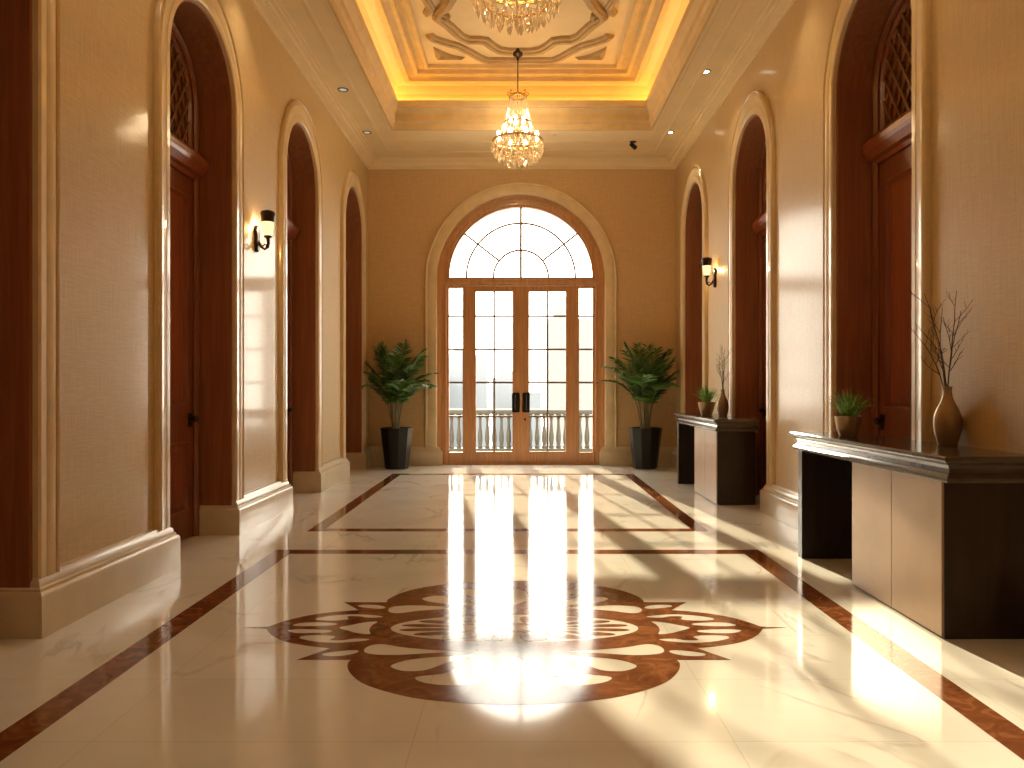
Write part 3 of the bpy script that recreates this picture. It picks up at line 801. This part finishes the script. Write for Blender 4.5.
# ------------------------------------------------------------------ plants and vases on the consoles
def grass_pot(loc, sc, label, seed):
    rnd = random.Random(seed)
    root = empty('potted_succulent', loc); tag(root, label, 'potted plant', 'small potted plants on the consoles')
    mb = MB(); mb.lathe([(0.001, 0.0), (0.056, 0.0), (0.060, 0.006), (0.078, 0.06), (0.090, 0.11), (0.095, 0.145), (0.097, 0.152), (0.090, 0.152), (0.086, 0.135), (0.001, 0.130)], n=32, cap=False)
    mb.build('bowl', M['bowl'], root, smooth=True)
    mb = MB(); mb.lathe([(0.001, 0.137), (0.05, 0.139), (0.084, 0.134)], n=20, cap=False); mb.build('soil', M['soil'], root)
    mb = MB()
    for k in range(120):
        a = rnd.uniform(0, 2 * pi); tilt = rnd.uniform(0.05, 1.25) ** 1.0; L = rnd.uniform(0.15, 0.24) * (1.05 - 0.12 * tilt)
        d = Vector((cos(a), sin(a), 0)); side = Vector((-sin(a), cos(a), 0)); r0 = rnd.uniform(0, 0.05)
        p = d * r0 + Vector((0, 0, 0.132)); pts = []; w0 = rnd.uniform(0.006, 0.011)
        for j in range(6):
            t = j / 5; th = tilt * (0.45 + 0.75 * t)
            pts.append((Vector(p), w0 * (1 - t) ** 0.7 * (0.7 + 0.6 * sin(pi * min(1, t * 1.2)))))
            p = p + (d * sin(th) + Vector((0, 0, cos(th)))) * (L / 5)
        for (p0, w0_), (p1, w1_) in zip(pts[:-1], pts[1:]):
            lift = Vector((0, 0, 0.003))
            b = [mb.vert(p0 - side * w0_), mb.vert(p0 - lift), mb.vert(p0 + side * w0_), mb.vert(p1 + side * w1_), mb.vert(p1 - lift), mb.vert(p1 - side * w1_)]
            mb.face((b[0], b[1], b[4], b[5])); mb.face((b[1], b[2], b[3], b[4]))
    mb.build('foliage', M['grass'], root, recalc=False)
    root.scale = (sc,) * 3
    return root
grass_pot((2.345, 5.36, ZT), 0.98, 'small spiky green plant in a bronze bowl on the nearer console', 3)
grass_pot((2.375, 9.55, ZT), 1.12, 'small spiky green plant in a bronze bowl on the farther console', 5)

def vase(loc, s, label, blabel, bgroup, seed, tips):
    o = MB(); o.lathe([(0.001, 0), (0.050, 0.0), (0.054, 0.006), (0.066, 0.05), (0.078, 0.10), (0.081, 0.14), (0.076, 0.18), (0.060, 0.225), (0.040, 0.262), (0.028, 0.295), (0.024, 0.33), (0.026, 0.352), (0.029, 0.358), (0.022, 0.358), (0.018, 0.33), (0.02, 0.30), (0.001, 0.29)], n=40, cap=False)
    v = o.build('vase', M['vase'], None, smooth='all'); v.location = loc; v.scale = (s,) * 3
    tag(v, label, 'vase', 'bronze bottle vases on the consoles')
    rnd = random.Random(seed)
    def grow(mb, p, d, L, r, lev):
        n = 7; pts = [Vector(p)]; rs = [r]; dd = Vector(d).normalized()
        for k in range(n):
            dd = (dd + Vector((rnd.uniform(-.13, .13), rnd.uniform(-.13, .13), rnd.uniform(-.02, .09)))).normalized()
            pts.append(pts[-1] + dd * (L / n)); rs.append(r * (1 - 0.75 * (k + 1) / n) + 0.0005)
        mb.tube(pts, rs, 5)
        if lev < 2:
            for k in range(2, n):
                for _ in range(1 if lev == 0 else 1):
                    if rnd.random() < (0.85 if lev == 0 else 0.6):
                        sd = Vector((rnd.uniform(-1, 1), rnd.uniform(-1, 1), rnd.uniform(-0.1, 0.5))).normalized()
                        q = (dd * 0.75 + sd * 0.8).normalized()
                        grow(mb, pts[k], q, L * rnd.uniform(0.26, 0.48) * (1.15 - 0.6 * k / n), rs[k] * 0.62, lev + 1)
    for (tx, ty, tz) in tips:
        mb = MB(); b0 = Vector((rnd.uniform(-.008, .008), rnd.uniform(-.008, .008), 0.30))
        d = Vector((tx, ty, tz)); grow(mb, b0, d, d.length, 0.0046, 0)
        b = mb.build('branch', M['twig'], None, smooth='all'); b.location = loc; b.scale = (s,) * 3
        tag(b, blabel, 'branch', bgroup)
vase((2.576, 4.52, ZT), 1.0, 'slender bronze bottle vase of bare twigs on the nearer console',
     'bare dark twig branch standing in the vase on the nearer console', 'twig branches in the nearer vase', 11, [(-0.10, 0.12, 0.52), (-0.05, -0.30, 0.56), (-0.07, -0.06, 0.63), (-0.05, 0.30, 0.46), (-0.06, -0.15, 0.50)])
vase((2.50, 9.25, ZT), 0.92, 'slender bronze bottle vase of bare twigs on the farther console',
     'bare dark twig branch standing in the vase on the farther console', 'twig branches in the farther vase', 23, [(-0.10, 0.05, 0.52), (0.04, -0.10, 0.60), (-0.07, -0.05, 0.60), (0.0, 0.06, 0.52)])

# ------------------------------------------------------------------ palms
def frond(mb, ang, lean, L, rnd):
    """one arching palm leaf from the pot top"""
    d = Vector((cos(ang), sin(ang), 0)); side = Vector((-sin(ang), cos(ang), 0))
    p = d * rnd.uniform(0.01, 0.07) + side * rnd.uniform(-0.04, 0.04) + Vector((0, 0, 0.60)); n = 26; pts = []; dirs = []
    for k in range(n + 1):
        t = k / n
        th = lean * (0.12 + 0.35 * t + 2.1 * max(0, t - 0.30) ** 1.15)
        dirv = d * sin(th) + Vector((0, 0, cos(th)))
        pts.append(Vector(p)); dirs.append(dirv); p = p + dirv * (L / n)
    mb.tube(pts, [0.011 * (1 - 0.85 * k / n) + 0.0012 for k in range(n + 1)], 5, mi=0)
    for k in range(int(n * 0.40), n + 1):
        for sub in (0, 0.5):
            t = min(1, (k + sub) / n)
            if k == n and sub: continue
            i = min(n, k); base = pts[i] + (dirs[i] * (L / n) * sub)
            u = (t - 0.40) / 0.60
            ll = (0.10 + 0.22 * sin(pi * min(1, 0.16 + 0.80 * u))) * rnd.uniform(0.86, 1.1)
            for s in (-1, 1):
                nrm = dirs[i].cross(side)
                out = (dirs[i] * (0.36 + 0.50 * u) + side * s * 0.95 + Vector((0, 0, 0.12 + rnd.uniform(-.08, .08)))).normalized()
                w = 0.0150; a = base; roll = rnd.uniform(-1.1, 1.1)
                up = out.cross(Vector((0, 0, 1)));
                if up.length < 1e-3: up = side.copy()
                up.normalize(); up = (up * cos(roll) + out.cross(up).normalized() * sin(roll)).normalized()
                b1 = a + out * ll * 0.45; out2 = (out + Vector((0, 0, -0.35))).normalized(); c1 = b1 + out2 * ll * 0.55
                mi = 1 if rnd.random() < 0.65 else 2
                q = [mb.vert(a - up * w * 0.3), mb.vert(a + up * w * 0.3), mb.vert(b1 + up * w), mb.vert(b1 - up * w), mb.vert(c1)]
                mb.face((q[0], q[1], q[2], q[3]), mi); mb.face((q[3], q[2], q[4]), mi)
        
def palm(loc, rz, label, seed):
    rnd = random.Random(seed)
    root = empty('potted_palm', loc, 0); tag(root, label, 'potted palm', 'areca palms beside the entrance')
    mb = MB(); f = [(0.001, 0), (0.185, 0.0), (0.195, 0.012), (0.268, 0.64), (0.274, 0.668), (0.250, 0.668), (0.243, 0.60)]
    mb.lathe(f, n=10, cap=False, rot=rz + 0.2); mb.build('planter', M['pot'], root)
    mb = MB(); mb.lathe([(0.001, 0.62), (0.12, 0.625), (0.242, 0.61)], n=16, cap=False); mb.build('soil', M['soil'], root)
    n = 19
    def soft(v, lim, k=0.22):                                 # leaves bend away from the walls
        return v if v < lim - k else lim - k * math.exp(-(v - lim + k) / k)
    for k in range(n):
        mb = MB(); ang = rz + k * 2.399 + rnd.uniform(-.2, .2)
        lean = 0.16 + 0.92 * (k / (n - 1)) + rnd.uniform(-.05, .05)
        frond(mb, ang, lean, (1.50 - 0.34 * k / n) * rnd.uniform(0.95, 1.04), rnd)
        gap = (loc[0] - XL if loc[0] < 0 else XR - loc[0]) - 0.02; sg = -1 if loc[0] < 0 else 1
        mb.v = [(sg * soft(sg * x, gap), soft(y, YB - loc[1] - 0.03), z) for x, y, z in mb.v]
        mb.build('frond', [M['stem'], M['leaf'], M['leaf2']], root, recalc=False)
    return root
palm((-2.03, 12.33, 0), 0.4, 'feathery green palm in black faceted planter, left of the glass doors', 4)
palm((2.06, 12.33, 0), 2.2, 'feathery green palm in black faceted planter, right of the glass doors', 9)

# ------------------------------------------------------------------ wall sconces
def sconce(loc, sx, label):
    """sx: direction out of the wall"""
    root = empty('wall_sconce', loc); root.scale = (1.2,) * 3; tag(root, label, 'wall sconce', 'wall sconces between the arches')
    mb = MB(); a = [(0.0, -0.12), (0.03, -0.105), (0.042, -0.05), (0.036, 0.0), (0.048, 0.05), (0.03, 0.085), (0.0, 0.10)]
    outl = cr(a + [(-u, v) for u, v in a[-2:0:-1]], 4)
    ix = mb.loops([[(0, u, v) for u, v in outl], [(sx * 0.016, u, v) for u, v in outl], [(sx * 0.026, u * 0.8, v * 0.9) for u, v in outl]], True, True)
    mb.build('back_plate', M['bronze'], root, smooth=True)
    mb = MB()
    mb.tube([(sx * 0.02, 0, -0.03), (sx * 0.045, 0, -0.075), (sx * 0.075, 0, -0.095), (sx * 0.098, 0, -0.08), (sx * 0.104, 0, -0.045), (sx * 0.10, 0, 0.0)], [0.012, 0.011, 0.011, 0.011, 0.013, 0.016], 10)
    mb.tube([(sx * 0.05, 0, -0.075), (sx * 0.075, 0, -0.055), (sx * 0.09, 0, -0.06), (sx * 0.085, 0, -0.08)], 0.006, 8)
    mb.build('arm', M['bronze'], root, smooth=True)
    mb = MB(); mb.lathe([(0.012, -0.005), (0.03, 0.0), (0.032, 0.014), (0.02, 0.02)], (sx * 0.10, 0, 0.0), 16); mb.build('cup', M['bronze'], root, smooth=True)
    mb = MB(); mb.lathe([(0.030, 0.014), (0.036, 0.03), (0.043, 0.075), (0.048, 0.125), (0.044, 0.125), (0.03, 0.03)], (sx * 0.10, 0, 0), 24, cap=False); mb.build('glass_shade', M['shade'], root, smooth=True)
    mb = MB(); mb.lathe([(0.052, 0.125), (0.056, 0.165), (0.061, 0.195), (0.055, 0.21), (0.03, 0.222), (0.028, 0.215), (0.05, 0.20), (0.047, 0.135)], (sx * 0.10, 0, 0), 24); mb.build('shade_cap', M['bronze'], root, smooth=True)
    li = bpy.data.lights.new('sconce_bulb', 'POINT'); li.energy = 6; li.color = (1.0, 0.62, 0.24); li.shadow_soft_size = 0.03
    lo = bpy.data.objects.new('sconce_bulb', li); COL.objects.link(lo); lo.location = (loc[0] + sx * 0.06, loc[1], loc[2] + 0.09)
    return root
sconce((XL, 7.38, 2.80), 1, 'bronze wall sconce with glowing amber glass on the left wall')
sconce((XR, 10.2, 2.83), -1, 'bronze wall sconce with glowing amber glass on the right wall')

# ------------------------------------------------------------------ chandeliers
def octa(mb, c, r, h, mi=0):
    b = len(mb.v); x, y, z = c
    for p in ((x + r, y, z), (x, y + r, z), (x - r, y, z), (x, y - r, z), (x, y, z + h), (x, y, z - h)): mb.v.append(p)
    for q in ((0, 1, 4), (1, 2, 4), (2, 3, 4), (3, 0, 4), (1, 0, 5), (2, 1, 5), (3, 2, 5), (0, 3, 5)): mb.face([b + i for i in q], mi)
def chandelier(loc, ztop, s, bulb, label):
    """loc: lowest tip of the fitting; ztop: ceiling height"""
    root = empty('chandelier', loc); tag(root, label, 'chandelier', 'crystal chandeliers under the tray ceiling')
    hz = (ztop - loc[2]); k = s
    mb = MB(); mb.lathe([(0.012, -0.15), (0.02, -0.13), (0.03, -0.10), (0.06, -0.085), (0.075, -0.07), (0.075, 0.0)], (0, 0, hz), 20); mb.build('ceiling_rose', M['bronze'], root, smooth=True)
    mb = MB(); mb.tube([(0, 0, hz - 0.03), (0, 0, 0.40 * k)], 0.008, 8); mb.build('rod', M['bronze'], root)
    def ring(name, R, z, t=0.012, mat='brass'):
        mb = MB(); n = 40
        mb.loops([[((R + t * cos(2 * pi * j / 8)) * k * cos(2 * pi * i / n), (R + t * cos(2 * pi * j / 8)) * k * sin(2 * pi * i / n), (z + t * 1.4 * sin(2 * pi * j / 8)) * k) for j in range(8)] for i in range(n + 1)], True)
        return mb.build(name, M[mat], root, smooth=True)
    ring('crown_ring', 0.12, 0.96); ring('middle_ring', 0.20, 0.58, 0.008); ring('main_ring', 0.345, 0.34, 0.012)
    ring('lower_ring', 0.26, 0.19, 0.008)
    # crown of small scrolls
    for j in range(8):
        a = 2 * pi * j / 8; mb = MB(); c = Vector((cos(a), sin(a), 0))
        mb.tube([(c * 0.12 + Vector((0, 0, 0.96))) * k, (c * 0.15 + Vector((0, 0, 0.99))) * k, (c * 0.145 + Vector((0, 0, 1.02))) * k, (c * 0.115 + Vector((0, 0, 1.01))) * k], 0.006 * k, 6)
        mb.build('crown_scroll', M['brass'], root)
    # bell of bead strings
    ns = 28
    for j in range(ns):
        a = 2 * pi * j / ns; mb = MB(); pts = []
        for i in range(60):
            t = i / 59; R = 0.115 + 0.075 * t + 0.145 * t ** 3
            pts.append((R * k * cos(a), R * k * sin(a), (0.95 - 0.60 * t) * k))
        mb.tube(pts, [(0.0095 if i % 2 else 0.0022) * k for i in range(60)], 4)
        mb.build('crystal_string', M['crystal'], root)
    # basket of hanging prisms, tier by tier
    tiers = [(0.355, 0.33, 30, 0.12), (0.325, 0.25, 26, 0.12), (0.265, 0.18, 20, 0.11), (0.195, 0.13, 13, 0.10), (0.12, 0.09, 8, 0.09), (0.05, 0.06, 3, 0.08)]
    for ti, (R, z, n, dl) in enumerate(tiers):
        for j in range(n):
            a = 2 * pi * j / n + ti * 0.13
            mb = MB()
            mb.lathe([(0.001, 0.016), (0.012, 0.003), (0.002, -0.011), (0.010, -0.022), (0.002, -0.033), (0.012, -0.033 - dl * 0.25), (0.018, -0.033 - dl * 0.55), (0.001, -0.033 - dl)], n=6)
            for q, v in enumerate(mb.v): mb.v[q] = (v[0] * k, v[1] * k, v[2] * k)
            c = mb.build('crystal_drop', M['crystal'], root); c.location = (R * k * cos(a), R * k * sin(a), z * k)
    # festoons under the main ring
    for j in range(14):
        a0 = 2 * pi * j / 14; a1 = 2 * pi * (j + 1) / 14; mb = MB()
        pts = []
        for i in range(19):
            t = i / 18; a = a0 + (a1 - a0) * t
            pts.append((0.35 * k * cos(a), 0.35 * k * sin(a), (0.35 - 0.07 * sin(pi * t)) * k))
        mb.tube(pts, [(0.009 if i % 2 else 0.002) * k for i in range(19)], 4)
        mb.build('crystal_festoon', M['crystal'], root)
    mb = MB(); octa(mb, (0, 0, 0.03 * k), 0.022 * k, 0.03 * k); mb.build('finial', M['crystal'], root)
    # candle bulbs on arms
    for R, z, n in ((0.285, 0.375, 8), (0.10, 0.60, 5)):
        for j in range(n):
            a = 2 * pi * (j + 0.5) / n; c = Vector((cos(a), sin(a), 0))
            mb = MB(); mb.tube([Vector((0, 0, (z - 0.04) * k)), (c * R * 0.5 + Vector((0, 0, z - 0.09))) * k, (c * R + Vector((0, 0, z - 0.03))) * k, (c * R + Vector((0, 0, z))) * k], 0.007 * k, 6)
            arm = mb.build('arm', M['brass'], root, smooth=True)
            mb = MB(); mb.lathe([(0.002, 0), (0.016, 0.005), (0.024, 0.025), (0.02, 0.05), (0.002, 0.075)], (0, 0, 0), 12)
            b = mb.build('bulb', M[bulb], arm, smooth='all'); b.location = (c * R + Vector((0, 0, z))) * k; b.scale = (k,) * 3
    return root
chandelier((-0.03, 10.45, 4.42), ZP, 1.0, 'bulb', 'crystal chandelier on a thin rod, the farther one before the entrance arch')
chandelier((-0.03, 6.30, 4.375), ZP, 1.06, 'bulbdim', 'crystal chandelier overhead at the top edge, nearest the viewer')

# ------------------------------------------------------------------ recessed downlights and ceiling fittings
def downlight(x, y, on, label):
    root = empty('downlight', (x, y, ZC)); tag(root, label, 'downlight', 'recessed ceiling downlights')
    mb = MB(); mb.lathe([(0.050, -0.002), (0.054, -0.008), (0.066, -0.008), (0.072, 0.0)], n=28, cap=False); mb.build('rim', M['chrome'], root, smooth=True)
    mb = MB(); mb.lathe([(0.001, -0.001), (0.050, -0.002)], n=24, cap=False); mb.build('lens', M['lampon'] if on else M['lampdim'], root)
    return root
def spot(x, y, e, col=(1, 0.78, 0.5), size=100):
    li = bpy.data.lights.new('downlight_beam', 'SPOT'); li.energy = e; li.color = col; li.spot_size = radians(size); li.spot_blend = 0.9; li.shadow_soft_size = 0.05
    lo = bpy.data.objects.new('downlight_beam', li); COL.objects.link(lo); lo.location = (x, y, ZC - 0.02)
dl = [(-2.30, 9.75, 0, 'unlit recessed downlight above the second left arch'), (-2.32, 11.38, 0, 'dim recessed downlight in the far left ceiling corner'),
      (2.27, 11.38, 1, 'lit recessed downlight in the far right ceiling corner'), (2.27, 9.20, 1, 'lit recessed downlight above the right wall, nearest of the lit pair')]
for x, y, on, lb in dl:
    downlight(x, y, on, lb)
    spot(x, y, 22 if on else 3)
eb = empty('eyeball_spotlight', (1.78, 11.82, ZC)); tag(eb, 'small black swivel spotlight on the ceiling near the far right corner', 'spotlight')
mb = MB(); mb.lathe([(0.001, -0.012), (0.05, -0.010), (0.055, 0.0)], n=20, cap=False); mb.build('base', M['black'], eb, smooth=True)
mb = MB(); mb.tube([(0, 0, -0.005), (0, 0, -0.05)], 0.012, 8); mb.tube([(-0.035, -0.03, -0.045), (0.045, 0.035, -0.085)], [0.032, 0.036], 14); mb.build('head', M['black'], eb, smooth=True)
sp_ = empty('sprinkler_cover', (0.52, 11.45, ZC)); tag(sp_, 'small pale round cover plate on the ceiling beside the farther chandelier', 'ceiling cover')
mb = MB(); mb.lathe([(0.001, -0.014), (0.06, -0.012), (0.075, -0.004), (0.08, 0.0)], n=24, cap=False); mb.build('plate', M['plaster'], sp_, smooth=True)
mb = MB(); mb.lathe([(0.02, -0.013), (0.02, -0.022), (0.03, -0.022), (0.03, -0.013)], n=16, cap=False); mb.build('inner_ring', M['stone'], sp_, smooth=True)
# added downlights, unseen overhead, put in to fill the hall with light
for x in (-2.28, 2.27):
    for y in (6.9, 4.6, 2.3, 0.0):
        downlight(x, y, 1, 'added fill downlight, unseen overhead in the soffit beside the viewer'); spot(x, y, 26)

# ------------------------------------------------------------------ sun, sky, camera
AZ, EL = radians(8.0), radians(21.0)
d = Vector((sin(AZ) * cos(EL), -cos(AZ) * cos(EL), -sin(EL)))
su = bpy.data.lights.new('sun', 'SUN'); su.energy = 9.5; su.color = (1.0, 0.84, 0.55); su.angle = radians(0.8)
so = bpy.data.objects.new('sun', su); COL.objects.link(so); so.rotation_euler = d.to_track_quat('-Z', 'Y').to_euler(); so.location = (-3, 30, 14)

w = bpy.data.worlds.new('hazy_sky'); S.world = w; w.use_nodes = True
bg = w.node_tree.nodes['Background']; bg.inputs['Color'].default_value = (1.0, 0.94, 0.79, 1); bg.inputs['Strength'].default_value = 8

cam = bpy.data.cameras.new('camera'); co = bpy.data.objects.new('camera', cam); COL.objects.link(co)
co.location = (0, 0, CAMH); co.rotation_euler = (radians(90), 0, 0)
cam.sensor_width = 36; cam.lens = 750 / 1024 * 36; cam.shift_x = -8 / 1024; cam.shift_y = 4 / 1024; cam.clip_end = 2000
S.camera = co

S.view_settings.view_transform = 'Standard'
S.view_settings.look = 'None'
S.view_settings.exposure = 0.38
S.cycles.use_denoising = True
S.cycles.max_bounces = 10; S.cycles.transparent_max_bounces = 24
S.cycles.sample_clamp_indirect = 6
